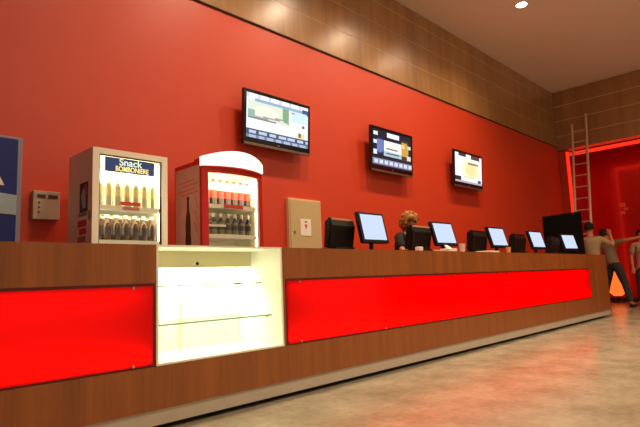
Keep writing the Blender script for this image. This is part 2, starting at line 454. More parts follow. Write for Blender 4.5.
MB().box((-hw+.061, .008, .56), (hw-.061, .012, H-.054), M['clear']).build('door_glass', door)
# header sign inside the door top
sg = MB().box((-.205, .016, 1.785), (.205, .024, 1.898), M['navyglow']).build('header_sign', F)
text('lettering', 'Snack', .078, M['signteal'], sg, (.0, .0145, 1.866), (PI/2, 0, 0), .001, 1.05, .0014)
text('lettering', 'BOMBONIERE', .056, M['signyel'], sg, (.015, .0145, 1.812), (PI/2, 0, 0), .001, .8, .001)
sh1 = [1.515, 1.245, .95]
for z in sh1: MB().box((-hw+.031, .06, z-.012), (hw-.031, D-.035, z), M['fridgein']).build('shelf', F)
for z in sh1: MB().box((-hw+.032, .046, z-.028), (hw-.032, .058, z+.01), M['paper']).build('price_rail', F)
MB().box((-.07, .040, 1.53), (.10, .045, 1.56), M['redprint']).box((-.05, .040, 1.495), (.09, .045, 1.52), M['pink']).build('price_tag', F)
# side decal facing the left
dc = MB()
X = -hw-.003
def dq(y0, y1, z0, z1, m, sk=0): dc.prism([(X, y0, z0), (X, y1, z0-sk), (X, y1, z1-sk), (X, y0, z1)], (.002, 0, 0), m)
dq(.07, .22, 1.47, 1.70, M['navy']); dc.prism([(X-.001, .10, 1.5), (X-.001, .16, 1.5), (X-.001, .19, 1.6), (X-.001, .15, 1.66), (X-.001, .11, 1.62)], (.001, 0, 0), M['posterband'])
dc.prism([(X-.001, .08, 1.6), (X-.001, .12, 1.6), (X-.001, .13, 1.68), (X-.001, .09, 1.68)], (.001, 0, 0), M['pink'])
dq(.02, .05, 1.40, 1.47, M['greenish']); dq(.08, .24, 1.44, 1.465, M['greenish'])
dq(.09, .25, 1.36, 1.41, M['redprint']); dq(.09, .22, 1.30, 1.345, M['redprint']); dq(.10, .25, 1.24, 1.285, M['pink'])
dc.build('side_decal', F)
for sx in (-1, 1): MB().cyl((sx*(hw-.045), .055, .6), (sx*(hw-.045), .055, H-.06), .009, M['tube'], 8).build('lamp_tube', F)
area('fridge_light', (1.90, 3.9+.2, H-.05), (0, 0, 0), .5, .25, 11, (255, 244, 205))
area('fridge_light', (1.90, 3.9+.075, 1.55), (math.radians(90), 0, 0),   .5, .5, 3.5, (255, 244, 205))
for z, k, nm, g in ((1.515, 'pale', 'pale bottle with white cap on the upper shelf of the white fridge', 'pale bottles on the upper shelf of the white fridge'),
                 (1.245, 'brown', 'brown bottle with white cap on the lower shelf of the white fridge', 'brown bottles on the lower shelf of the white fridge')):
    for dy in (.10, .19): row(k, 7, 1.895-.225, 1.895+.225, 3.9+dy, z, nm, g, 1.28 if k == 'pale' else 1.08)

# ------------------------------------------------------------------ right fridge (bowed red)
hw = .345; D = .46; H = 2.0
G = empty('drinks_fridge', 'red bow-fronted drinks fridge with a glowing white canopy', 'fridge', (2.91, 3.93, 0))
def arc(x, bow): return -bow*(1-(x/hw)**2)
NS = 14
xs = [-hw+2*hw*i/NS for i in range(NS+1)]
def bowed(mb, x0, x1, z0, z1, bow, t, m, dy=0, zc=0):
    pts = [x for x in [x0]+[x for x in xs if x0+1e-4 < x < x1-1e-4]+[x1]]
    out = [(x, arc(x, bow)+dy, z0) for x in pts]; inn = [(x, arc(x, bow)+dy+t, z0) for x in pts[::-1]]
    for i in range(len(pts)-1):
        a, b = pts[i], pts[i+1]
        za, zb = zc*(1-(a/hw)**2), zc*(1-(b/hw)**2)
        A = [(a, arc(a, bow)+dy, z0), (b, arc(b, bow)+dy, z0), (b, arc(b, bow)+dy+t, z0), (a, arc(a, bow)+dy+t, z0)]
        v = [mb.bm.verts.new(p) for p in A]
        w_ = [mb.bm.verts.new((p[0], p[1], z1+(za if k in (0, 3) else zb))) for k, p in enumerate(A)]
        fs = [mb.bm.faces.new((v[0], v[1], w_[1], w_[0])), mb.bm.faces.new((v[2], v[3], w_[3], w_[2])), mb.bm.faces.new(w_), mb.bm.faces.new(v[::-1])]
        if i == 0: fs.append(mb.bm.faces.new((v[3], v[0], w_[0], w_[3])))
        if i == len(pts)-2: fs.append(mb.bm.faces.new((v[1], v[2], w_[2], w_[1])))
        for f in fs: f.material_index = mb.mi(m)
    return mb
mb = MB()
mb.box((-hw, .03, .06), (-hw+.025, D, H), M['fridgered']); mb.box((hw-.025, .03, .06), (hw, D, H), M['fridgered'])
mb.box((-hw+.025, D-.02, .06), (hw-.025, D, H), M['fridgered']); mb.box((-hw+.025, .03, H-.03), (hw-.025, D-.02, H), M['fridgered'])
mb.box((-hw+.025, .03, .06), (hw-.025, D-.02, .5), M['fridgered'])
for sx in (-1, 1):
    for y in (.08, D-.05): mb.cyl((sx*(hw-.05), y, 0), (sx*(hw-.05), y, .06), .02, M['black'], 10)
mb.build('cabinet', G)
mb = MB()
mb.box((-hw+.026, D-.03, .5), (hw-.026, D-.021, H-.031), M['fridgein'])
mb.box((-hw+.026, .04, .5), (-hw+.03, D-.03, H-.031), M['fridgein']); mb.box((hw-.03, .04, .5), (hw-.026, D-.03, H-.031), M['fridgein'])
mb.box((-hw+.03, .04, H-.06), (hw-.03, D-.03, H-.05), M['fridgein'])
mb.build('liner', G)
BOW = .07
d2 = MB()
bowed(d2, -hw, -hw+.055, .5, 1.93, BOW, .035, M['fridgered'])
bowed(d2, hw-.035, hw, .5, 1.93, BOW, .035, M['fridgered'])
bowed(d2, -hw+.055, hw-.035, 1.885, 1.93, BOW, .035, M['fridgered'])
bowed(d2, -hw+.055, hw-.035, .5, .6, BOW, .035, M['fridgered'])
d2 = d2.build('door', G)
bowed(MB(), -hw+.056, hw-.036, .6, 1.884, BOW, .004, M['clear'], .015).build('door_glass', d2, True)
bowed(MB(), hw-.062, hw-.037, .6, 1.884, BOW, .012, M['offwhite'], .02).build('handle_rail', d2)
mb = MB(); bowed(mb, -hw, hw, 1.945, 2.03, BOW+.045, .05, emis('canopy_lightbox', (255, 240, 215), 1.5), -.02, .06)
can = mb.build('canopy_sign', G)
mb = MB(); bowed(mb, -hw, hw, 1.93, 1.944, BOW+.035, .12, M['fridgered'], -.005)
mb.box((-hw+.002, .03, H+.001), (hw-.002, .12, H+.02), M['fridgered']); mb.build('canopy_base', G)
sh2 = [1.60, 1.325, 1.0]
for z in sh2: MB().box((-hw+.031, .045, z-.012), (hw-.031, D-.035, z), M['fridgein']).build('shelf', G)
for z in sh2: bowed(MB(), -hw+.06, hw-.064, z-.03, z+.008, BOW*.7, .006, M['paper'], .038).build('price_rail', G)
bowed(MB(), -.12, .10, 1.575, 1.608, BOW*.7, .003, M['redprint'], .033).build('price_tag', G)
bowed(MB(), -hw+.07, -.10, 1.40, 1.42, BOW*.7, .003, M['paper'], .033).build('price_tag', G)
# decal on the left side: pinkish ground, faded script, cola bottle
X = -hw-.003
dc = MB().box((X, .035, 1.1), (X+.002, D-.02, 1.96), M['sidegrey'])
prof = [(.048, 1.1), (.048, 1.30), (.04, 1.34), (.044, 1.42), (.036, 1.5), (.018, 1.57), (.016, 1.66), (.022, 1.665), (.022, 1.69)]
dc.prism([(X-.001, .225-r, z) for r, z in prof]+[(X-.001, .225+r, z) for r, z in prof[::-1]], (.001, 0, 0), M['colaprint'])
for z, a, b in ((1.72, .06, .36), (1.755, .10, .40), (1.80, .07, .33), (1.835, .12, .38)):
    dc.prism([(X-.001, a, z-.008), (X-.001, b, z-.02), (X-.001, b, z-.004), (X-.001, a, z+.01)], (.001, 0, 0), M['pink'])
for z, a, b in ((1.5, .06, .12), (1.4, .07, .13), (1.62, .05, .11)):
    dc.prism([(X-.001, a, z-.05), (X-.001, a+.02, z-.05), (X-.001, b, z+.05), (X-.001, b-.02, z+.05)], (.001, 0, 0), M['pink'])
dc.build('side_decal', G)
for sx in (-1, 1): MB().cyl((sx*(hw-.045), .05, .65), (sx*(hw-.045), .05, 1.85), .008, M['tube'], 8).build('lamp_tube', G)
area('fridge_light', (2.91, 3.93+.2, H-.08), (0, 0, 0), .5, .25, 11, (255, 244, 205))
area('fridge_light', (2.91, 3.93+.06, 1.74), (math.radians(80), 0, 0), .5, .25, 2.5, (255, 244, 205))
for z, k, nm, g in ((1.60, 'redlabel', 'cola bottle with red label on the upper shelf of the red fridge', 'red-label bottles on the upper shelf of the red fridge'),
                 (1.325, 'cola', 'dark bottle with white cap on the lower shelf of the red fridge', 'dark bottles on the lower shelf of the red fridge')):
    for dy in (.10, .20): row(k, 7, 2.91-.235, 2.91+.235, 3.93+dy, z, nm, g, 1.15)
row('cola', 7, 2.91-.235, 2.91+.235, 3.93+.10, 1.0, 'dark bottle on the lowest visible shelf of the red fridge', 'bottles on the lowest shelf of the red fridge')

# ------------------------------------------------------------------ things on the wall at the left
P = empty('poster_lightbox', 'tall framed blue poster with pale band at the far left of the red wall', 'poster', (.86, WY-.03, 0))
MB().box((-.45, -.03, 1.0), (.46, .028, 2.14), M['postgrey'], .004).build('frame', P)
MB().box((-.43, -.034, 1.02), (.425, -.031, 2.12), M['poster']).build('print', P)
MB().prism([(-.43, -.037, 1.49), (.1, -.037, 1.52), (.425, -.037, 1.50), (.425, -.037, 1.66), (.1, -.037, 1.69), (-.43, -.037, 1.67)], (0, .002, 0), M['posterband']).build('band', P)
text('lettering', 'A', .34, M['paper'], P, (.20, -.036, 1.84), (PI/2, 0, 0), .001, 1.1, .006)

M['greybox'] = mat('aged_grey_plastic', (186, 170, 148), .5)
I = empty('control_box', 'small white control box on the red wall beside the blue poster', 'control box', (1.515, WY, 1.595))
MB().box((-.105, -.06, -.12), (.105, -.001, .12), M['greybox'], .006).build('housing', I)
MB().box((-.075, -.063, .06), (-.01, -.0605, .09), M['ink']).box((.01, -.063, .06), (.085, -.0605, .09), M['ink']).build('display_strip', I)
for k in range(3): MB().cyl((-.06, -.064, .02-.04*k), (-.06, -.059, .02-.04*k), .008, M['ink'], 10).build('button', I)

E_ = empty('electrical_cabinet', 'flat beige metal cabinet with a small white notice on the red wall', 'cabinet', (4.54, WY, 1.28))
MB().box((-.28, -.05, -.35), (.28, -.001, .62), M['beigeedge'], .004).build('housing', E_)
dd = MB().box((-.262, -.06, -.33), (.262, -.051, .60), M['beige'], .003).build('door', E_)
MB().cyl((-.2, -.07, .2), (-.2, -.06, .2), .014, M['silver'], 12).build('latch', dd)
nn = MB().box((-.10, -.064, .16), (.08, -.0605, .37), M['paper']).build('notice', dd)
MB().prism([(-.034, -.066, .30), (.016, -.066, .30), (-.009, -.066, .235)], (0, .001, 0), M['redprint']).box((-.03, -.066, .325), (.012, -.0645, .34), M['ink']).build('warning_mark', nn)

# ------------------------------------------------------------------ televisions
def painted(name, w, h, nx, nz, fn, strength):
    """front-facing grid whose cells take a picture's colours"""
    bm = bmesh.new(); vs = [[bm.verts.new((-w/2+w*i/nx, 0, -h/2+h*j/nz)) for i in range(nx+1)] for j in range(nz+1)]
    cl = bm.loops.layers.float_color.new('Col')
    for j in range(nz):
        for i in range(nx):
            f = bm.faces.new((vs[j][i], vs[j][i+1], vs[j+1][i+1], vs[j+1][i]))
            c = lin(fn((i+.5)/nx, (j+.5)/nz))
            for l in f.loops: l[cl] = (*c, 1)
    me = bpy.data.meshes.new(name); bm.to_mesh(me); bm.free()
    m, nt, b = new_mat(name+'_image')
    a = nt.nodes.new('ShaderNodeVertexColor'); a.layer_name = 'Col'
    b.inputs['Base Color'].default_value = (.01, .01, .01, 1); b.inputs['Roughness'].default_value = .2
    nt.links.new(a.outputs['Color'], b.inputs['Emission Color']); b.inputs['Emission Strength'].default_value = strength
    me.materials.append(m)
    o = bpy.data.objects.new(name, me); COL.objects.link(o); return o
def R_(u, v, a, b, c, d): return a <= u <= b and c <= v <= d
def scr1(u, v):
    c = (236, 244, 250)
    if v > .90: c = (250, 250, 248) if (int(u*30) % 5) else (205, 215, 235)
    elif v > .84: c = (150, 175, 205) if u > .12 and u < .95 else (230, 236, 240)
    if R_(u, v, .9, 1, .8, .93): c = (60, 90, 140)
    if R_(u, v, .02, .66, .42, .82):
        c = (222, 232, 212)
        d = ((u-.30)/.2)**2+((v-.64)/.13)**2
        if d < 1: c = (240, 236, 222)
        if abs(v-(.46+.35*(u-.1)**.9*.5 if u > .1 else .46)) < .025: c = (170, 160, 150)
        if u > .56 and v > .50-.6*(u-.62): c = (130, 170, 130)
        if u < .12 and v < .62: c = (150, 180, 170)
        if v < .47 and u < .45: c = (120, 130, 130)
    if R_(u, v, .70, .98, .50, .82): c = (206, 234, 250) if v > .55 else (246, 238, 240)
    if R_(u, v, .70, .78, .76, .80): c = (226, 130, 140)
    if R_(u, v, .90, .94, .46, .53): c = (120, 90, 110)
    if R_(u, v, .82, .93, .20, .34): c = (238, 214, 170)
    if R_(u, v, .83, .88, .24, .32): c = (110, 90, 60)
    if v < .20: c = (70, 84, 108)
    if .10 < v < .17 and (int(u*26) % 4): c = (190, 204, 226)
    if v < .08: c = (168, 186, 214) if (int(u*22) % 3) else (120, 130, 160)
    return c
def scr2(u, v):
    c = (26, 30, 44)
    if R_(u, v, .36, .66, .84, .96): c = (240, 244, 250)
    if R_(u, v, .02, .12, .82, .92) or R_(u, v, .03, .10, .60, .70) or R_(u, v, .03, .11, .30, .42): c = (226, 232, 244)
    if R_(u, v, .10, .26, .32, .76): c = (110, 124, 190) if (u-.18)**2*6+(v-.56)**2*3 < .1 else (44, 50, 90)
    if R_(u, v, .28, .72, .30, .74): c = (236, 236, 232) if v > .42 else (170, 196, 210)
    if R_(u, v, .34, .62, .50, .53) or R_(u, v, .34, .66, .38, .41): c = (70, 80, 100)
    if R_(u, v, .72, .92, .28, .86): c = (206, 160, 70) if (u-.80)**2*8+(v-.6)**2*3 < .14 else (70, 56, 44)
    if R_(u, v, .76, .82, .62, .74): c = (240, 214, 160)
    if R_(u, v, .88, .97, .30, .44) or R_(u, v, .9, .98, .62, .74): c = (214, 214, 214)
    if v < .2: c = (130, 140, 170)
    if .05 < v < .16 and (int(u*24) % 3): c = (212, 222, 244)
    if v < .03: c = (40, 44, 60)
    return c
def scr3(u, v):
    c = (246, 246, 242)
    d = ((u-.58)/.34)**2+((v-.48)/.34)**2
    if d < 1: c = (252, 240, 196)
    if d < .35: c = (250, 226, 160)
    if v > .9 and .12 < u < .4: c = (60, 50, 60)
    if v > .88 and .58 < u < .92: c = (80, 60, 66)
    if R_(u, v, .45, .86, .66, .72): c = (120, 130, 110)
    if R_(u, v, .0, .2, .06, .2): c = (36, 34, 44)
    if R_(u, v, .84, .96, .06, .18): c = (60, 70, 100)
    if v < .06: c = (170, 176, 190)
    if R_(u, v, .3, .7, .2, .24): c = (206, 214, 190)
    return c
def tv(x0, x1, zt, zb, fn, label, name, es):
    w = x1-x0; h = zt-zb
    T = empty('television', label, 'television', ((x0+x1)/2, WY, (zt+zb)/2), 0, 'televisions mounted on the red wall')
    # bracket
    MB().box((-.12, -.03, -.12), (.12, -.001, .12), M['black2']).box((-.04, -.10, -.04), (.04, -.03, .04), M['black2']).build('wall_bracket', T)
    tilt = Matrix.Translation((0, -.13, 0)) @ Matrix.Rotation(math.radians(3.5), 4, 'X')
    def place(o): o.matrix_local = tilt; return o
    b = MB().box((-w/2, -.012, -h/2), (w/2, .03, h/2), M['bezel'], .008)
    b.box((-w/2+.08, .03, -h/2+.08), (w/2-.08, .055, h/2-.06), M['black2'], .006)
    place(b.build('housing', T))
    bt = MB().box((-w/2+.01, -.022, -h/2-.002), (w/2-.01, -.0125, -h/2+.028), M['silver'], .003); place(bt.build('speaker_bar', T))
    s = painted(name, w*.925, h*.80, 48, 30, fn, es); s.parent = T
    s.matrix_local = tilt @ Matrix.Translation((0, -.0135, h*.035))
    mk = MB().box((-.02, -.0145, -h/2+.045), (.02, -.0125, -h/2+.056), M['silver']); place(mk.build('maker_mark', T))
    return T
# screen offsets are taken at the real depth of the sets, 13 cm off the wall
k = (WY-.15)/WY
tv(3.65*k, 4.74*k, .878+2.29*k, .878+1.62*k, scr1, 'nearest and leftmost wall television, showing a bright white web page', 'screen', 1.15)
tv(6.01*k, 7.10*k, .878+2.29*k, .878+1.60*k, scr2, 'middle wall television, showing a dark page with a gold poster', 'screen', 1.15)
tv(8.41*k, 9.50*k, .878+2.29*k, .878+1.61*k, scr3, 'farthest wall television, showing a mostly white and pale yellow page', 'screen', 1.15)

# ------------------------------------------------------------------ counter-top sale stations
def monitor(x, y, rz, label, w=.46, h=.31, tilt=14):
    T = empty('monitor', label, 'monitor', (x, y, ZT), rz, 'customer-facing screens on the counter')
    MB().box((-.11, -.08, .001), (.11, .1, .02), M['black'], .006).cyl((0, .03, .02), (0, .03, .12), .022, M['black'], 14).build('stand', T, True)
    mt = Matrix.Translation((0, 0, .085+h/2)) @ Matrix.Rotation(math.radians(-tilt), 4, 'X')
    a = MB().box((-w/2, -.012, -h/2), (w/2, .03, h/2), M['black'], .008).box((-w/2+.06, .03, -h/2+.05), (w/2-.06, .055, h/2-.05), M['black'], .008).build('bezel', T); a.matrix_local = mt
    a = MB().box((-w/2+.035, -.0145, -h/2+.035), (w/2-.03, -.0125, h/2-.025), M['screen']).build('screen', T); a.matrix_local = mt
    return T
def terminal(x, y, rz, label, w=.36, h=.27, top='beige'):
    T = empty('sales_terminal', label, 'sales terminal', (x, y, ZT), rz, 'black sales terminals on the counter')
    MB().box((-w/2+.03, -.10, .001), (w/2-.03, .16, .05), M['black'], .008).box((-.05, .0, .05), (.05, .06, .09), M['black']).build('base', T)
    mt = Matrix.Translation((0, 0, .05)) @ Matrix.Rotation(math.radians(10), 4, 'X')
    a = MB().prism([(-w/2, -.05, .0), (-w/2, .03, .0), (-w/2, .05, h-.03), (-w/2, .035, h), (-w/2, -.02, h), (-w/2, -.05, h-.05)], (w, 0, 0), M['black'])
    for i in range(8): a.box((-w/2+.05, -.052, .05+.02*i), (w/2-.05, -.0495, .056+.02*i), M['black2'])
    a = a.build('rear_housing', T); a.matrix_local = mt
    a = MB().box((-w/2+.05, -.02, h+.001), (w/2, .03, h+.018), M[top], .003).build('top_cover', T); a.matrix_local = mt
    a = MB().box((-w/2-.012, -.03, .02), (-w/2-.001, .01, h+.02), M['black'], .003).build('card_reader', T); a.matrix_local = mt
    return T
MON = [(4.27, 3.38), (5.70, 3.40), (7.16, 3.40), (8.55, 3.40), (10.02, 3.40)]
ml = ['large bright screen nearest the beige cabinet, first of the counter monitors', 'bright tilted screen beside the black-shirted cashier', 'tilted screen in the middle of the counter row, beneath the farthest television',
      'small tilted screen, second from the far end of the counter', 'narrow bright screen at the far end of the counter before the black board']
mz = [.43, .46, .48, .48, .46]
for i, ((x, y), l) in enumerate(zip(MON, ml)):
    monitor(x, y, [0, -.05, -.03, -.04, -.18][i], l, mz[i], [.33, .31, .31, .31, .31][i], [12, 15, 15, 15, 15][i])
TE = [(3.90, 3.54, .36), (5.25, 3.50, .42), (6.68, 3.50, .44), (7.98, 3.50, .46), (9.42, 3.50, .44)]
tl = ['black terminal back beside the nearest counter monitor', 'black terminal back in front of the cashier', 'black terminal back left of the middle counter monitor',
      'black terminal back left of the second monitor from the far end', 'black terminal back left of the farthest monitor']
for (x, y, w), l in zip(TE, tl): terminal(x, y, .05, l, w, .26 if w > .4 else .275, 'beige' if l[:26] in (tl[0][:26],) else 'black')
bpy.data.objects['top_cover.001'].data.materials[0] = M['beige']
# small things on the counter edge
n = MB().box((-.09, -.06, .001), (.09, .06, .035), M['paper'], .006).prism([(-.05, -.02, .036), (.05, -.02, .036), (.03, .03, .08), (-.03, .03, .08)], (0, .01, 0), M['paper']).build('receipt_printer', None, loc=(5.38, 3.16, ZT))
tag(n, 'small white receipt printer on the counter edge left of the cashier monitor', 'printer')
n = MB().lathe([(.028, .001), (.036, .09), (.038, .092), (.038, .096)], (0, 0, 0), M['paper'], 16).build('paper_cup', None, True, (5.66, 3.14, ZT))
tag(n, 'white paper cup under the second counter monitor', 'cup')
n = MB().box((-.16, -.09, .001), (.16, .09, .022), M['paper'], .003).build('paper_stack', None, loc=(6.42, 3.2, ZT))
tag(n, 'stack of white paper on the counter before the middle terminal', 'paper')
n = MB().lathe([(.026, .001), (.034, .075), (.036, .078), (.036, .08)], (0, 0, 0), mat('orange_cup', (232, 176, 120), .5), 16).build('paper_cup', None, True, (6.95, 3.16, ZT))
tag(n, 'small pale orange cup under the middle counter monitor', 'cup')
n = MB().box((-.035, -.03, .001), (.035, .03, .045), M['offwhite'], .008).build('card_holder', None, loc=(4.76, 3.15, ZT))
tag(n, 'tiny pale holder on the counter edge below the cashier', 'holder')

# ------------------------------------------------------------------ black board at the counter's end, ladder
B = empty('display_board', 'tall black board standing behind the far end of the counter', 'board', (11.4, 3.97, 0))
MB().prism([(0, .40, .05), (0, -.38, .05), (0, -.38, 2.08), (0, .40, 2.05)], (.05, 0, 0), M['black2']).build('panel', B)
for y in (-.3, .32): MB().box((-.18, y-.02, 0), (.24, y+.02, .05), M['black']).build('foot', B)

LD = empty('ladder', 'tall aluminium ladder leaning on the far wood bulkhead', 'ladder', (12.75, 4.08, 0))
top = Vector((13.56-12.75, 0, 4.5)); bot = Vector((0, 0, 0.0))
for yy, ex in ((.17, 0), (-.17, .18)):
    a = bot+Vector((0, yy, .03)); b = top+Vector((.03*0, yy, ex)); b.x = (13.56-12.75)
    MB().cyl(a, b, .03, M['alu'], 10).build('rail', LD, True)
    MB().box((-.04, yy-.03, 0), (.05, yy+.03, .04), M['black']).build('rubber_foot', LD)
for k in range(15):
    f = (.3+.3*k)/4.72; p = bot.lerp(top, f)
    MB().cyl(p+Vector((0, .17, 0)), p+Vector((0, -.17, 0)), .015, M['alu'], 8).build('rung', LD, True)

# amber lamp and marks on the far wall
A = empty('floor_lamp', 'glowing amber lamp low on the far red wall behind the legs', 'lamp', (RX-.25, 4.12, 0))
MB().lathe([(.16, 0), (.16, .03), (.03, .05), (.03, .16)], (0, 0, 0), M['black'], 16).build('base', A, True)
MB().lathe([(.10, .17), (.19, .26), (.16, .50), (.07, .74), (.02, .82)], (0, 0, 0), M['amber'], 18).build('lamp_shade', A, True)
S = empty('wall_emblem', 'faint pale emblem on the far red wall above the people', 'emblem', (RX-.003, 3.8, 2.45))
MB().box((-.004, -.02, -.14), (0, .09, -.06), M['pink']).box((-.004, -.09, -.04), (0, .02, .03), M['pink']).box((-.004, -.04, .05), (0, .10, .17), M['pink']).build('raised_mark', S)

# ------------------------------------------------------------------ people
def skin(name, verts, edges, m, parent, sub=2):
    """verts: [(co, radius or (rx, ry))]"""
    me = bpy.data.meshes.new(name); me.from_pydata([v[0] for v in verts], edges, [])
    o = bpy.data.objects.new(name, me); COL.objects.link(o)
    md = o.modifiers.new('s', 'SKIN'); md.use_smooth_shade = True
    sv = me.skin_vertices[0].data
    for i, v in enumerate(verts):
        r = v[1]; sv[i].radius = r if isinstance(r, tuple) else (r, r)
        sv[i].use_root = (i == 0)
    sb = o.modifiers.new('b', 'SUBSURF'); sb.levels = sub; sb.render_levels = sub
    dg = bpy.context.evaluated_depsgraph_get(); dg.update()
    nm = bpy.data.meshes.new_from_object(o.evaluated_get(dg)); bpy.data.objects.remove(o)
    nm.materials.clear(); nm.materials.append(m)
    nm.polygons.foreach_set('use_smooth', [True]*len(nm.polygons)); nm.name = name
    q = bpy.data.objects.new(name, nm); COL.objects.link(q); q.parent = parent
    return q
def V(*a): return Vector(a)
def person(loc, rz, label, P, shirt, trouser, hairm, hair='short', extra_label=None, sleeve='short'):
    """local frame: +Y is the way the person faces, +X the right hand"""
    T = empty('person', label, 'person', loc, rz)
    pel, ch, nk, hd = P['pelvis'], P['chest'], P['neck'], P['head']
    up = (nk-pel).normalized(); rt = V(1, 0, 0)
    fw = P.get('face', V(0, 1, 0)).normalized()
    vs = []; es = []
    def add(co, r, par=None):
        vs.append((co, r)); i = len(vs)-1
        if par is not None: es.append((par, i))
        return i
    # --- body
    p0 = add(pel, (.13, .11)); w0 = add(pel.lerp(ch, .45), (.115, .09), p0); c0 = add(ch, (.135, .105), w0)
    c1 = add(ch.lerp(nk, .6), (.10, .08), c0); n0 = add(nk, .055, c1); n1 = add(nk.lerp(hd, .45), .05, n0)
    h0 = add(hd-up*.02+fw*.012, (.075, .085), n1); h1 = add(hd+up*.07, (.07, .085), h0); h2 = add(hd+up*.115, (.045, .05), h1)
    for s in ('L', 'R'):
        sx = -1 if s == 'L' else 1
        sh, el, wr = P['sh'+s], P['el'+s], P['wr'+s]
        a = add(sh, .052, c1); b = add(sh.lerp(el, .5), .046, a); b = add(el, .037, b); c = add(el.lerp(wr, .35), .037, b); c = add(wr, .024, c)
        d = (wr-el).normalized(); side = d.cross(V(0, 0, 1)); side = side.normalized() if side.length > .1 else V(0, 1, 0)
        pm = add(wr+d*.055, (.03, .018), c)
        nrm = d.cross(side).normalized()
        for k, (off, ln) in enumerate(((-.028, .062), (-.010, .074), (.010, .068), (.028, .052))):
            f0 = add(wr+d*.085+side*off, .0095, pm); f1 = add(wr+d*(.085+ln*.55)+side*off*1.1-nrm*.006, .0085, f0)
            add(wr+d*(.085+ln*.95)+side*off*1.1-nrm*.02, .0075, f1)
        t0 = add(wr+d*.035-side*.034, .011, c); add(wr+d*.075-side*.056, .009, t0)
        hp, kn, an, to = P['hp'+s], P['kn'+s], P['an'+s], P['to'+s]
        a = add(hp, .085, p0); b = add(hp.lerp(kn, .5), .074, a); b = add(kn, .054, b); c = add(kn.lerp(an, .35), .054, b); c = add(an, .038, c); e = add(an.lerp(to, .6), (.036, .03), c); add(to, (.03, .022), e)
    body = skin('body', vs, es, M['skin'], T)
    # --- head details
    hc = hd+up*.03
    lr = fw.cross(up).normalized()
    fu = lr.cross(fw).normalized()
    def rotm(): return Matrix((lr, fw, fu)).transposed().to_4x4()
    HM = Matrix.Translation(hc) @ rotm()
    f = MB(); 
    f.cyl((0, .082, .015), (0, .112, -.022), .009, M['skin'], 10, .015)
    for sx in (-1, 1):
        f.sph((sx*.031, .083, .022), .0115, M['paper'], seg=10); f.sph((sx*.031, .0925, .022), .0055, M['ink'], seg=8)
        f.box((sx*.031-.017, .083, .04), (sx*.031+.017, .092, .046), hairm)
    f.box((-.022, .080, -.052), (.022, .093, -.044), M['pink'], .002)
    f = f.build('face', T, True); f.matrix_local = HM
    for sx in (-1, 1):
        e = MB().sph((sx*.079, -.003, .0), .024, M['skin'], (.35, .7, 1.15), 12).build('ear', T, True); e.matrix_local = HM
    # hair cap: upper shell open at the face
    bm = MB(); x = bmesh.ops.create_uvsphere(bm.bm, u_segments=28, v_segments=20, radius=1)
    bm.mi(hairm)
    dele = []
    for v in bm.bm.verts:
        n_ = v.co.normalized()
        if (n_.y > .45 and n_.z < .42) or n_.z < (-.95 if hair == 'long' else -.55): dele.append(v)
    bmesh.ops.delete(bm.bm, geom=dele, context='VERTS')
    for v in bm.bm.verts:
        n_ = v.co.copy(); jt = 1+.05*math.sin(n_.x*19+n_.z*13)*math.cos(n_.y*17)*(3.0 if hair == 'long' else 1)
        s = (.092, .108, .118) if hair == 'short' else (.118, .125, .13)
        v.co = Vector((n_.x*s[0]*jt, n_.y*s[1]*jt-.006, n_.z*s[2]*jt+.012))
        if hair == 'long' and n_.z < 0: v.co.z *= 1.25
    bmesh.ops.solidify(bm.bm, geom=bm.bm.faces[:], thickness=.008)
    hh = bm.build('hair', T, True); hh.matrix_local = HM
    # --- shirt
    vs.clear(); es.clear()
    p_ = add(pel-up*.03, (.15, .125)); p0 = add(pel+up*.06, (.155, .13), p_); w0 = add(pel.lerp(ch, .45), (.145, .118), p0); c0 = add(ch, (.162, .128), w0)
    c1 = add(ch.lerp(nk, .62), (.118, .095), c0); add(nk-up*.015, .07, c1)
    for s in ('L', 'R'):
        sh, el, wr = P['sh'+s], P['el'+s], P['wr'+s]
        a = add(sh, .072, c1); b = add(sh.lerp(el, .45), .065, a); b = add(sh.lerp(el, .85), .06, b)
        if sleeve == 'long': b = add(el, .055, b); b = add(el.lerp(wr, .5), .05, b); add(el.lerp(wr, .93), .042, b)
    skin('shirt', vs, es, shirt, T)
    # --- trousers
    vs.clear(); es.clear()
    p0 = add(pel-up*.02, (.145, .12)); add(pel+up*.07, (.138, .112), p0)
    for s in ('L', 'R'):
        hp, kn, an = P['hp'+s], P['kn'+s], P['an'+s]
        a = add(hp, .102, p0); b = add(hp.lerp(kn, .5), .095, a); b = add(kn, .075, b); b = add(kn.lerp(an, .5), .07, b); add(an+V(0, 0, .02), .064, b)
    skin('trousers', vs, es, trouser, T)
    # --- shoes
    for s in ('L', 'R'):
        an, to = P['an'+s], P['to'+s]
        b_ = V(an.x, an.y, .045)-(V(to.x, to.y, 0)-V(an.x, an.y, 0)).normalized()*.05
        sh_ = skin('shoe', [(b_, (.044, .045)), (b_.lerp(V(to.x, to.y, .045), .55), (.048, .042)), (V(to.x, to.y, .04), (.044, .035))], [(0, 1), (1, 2)], M['shoe'], T)
    return T
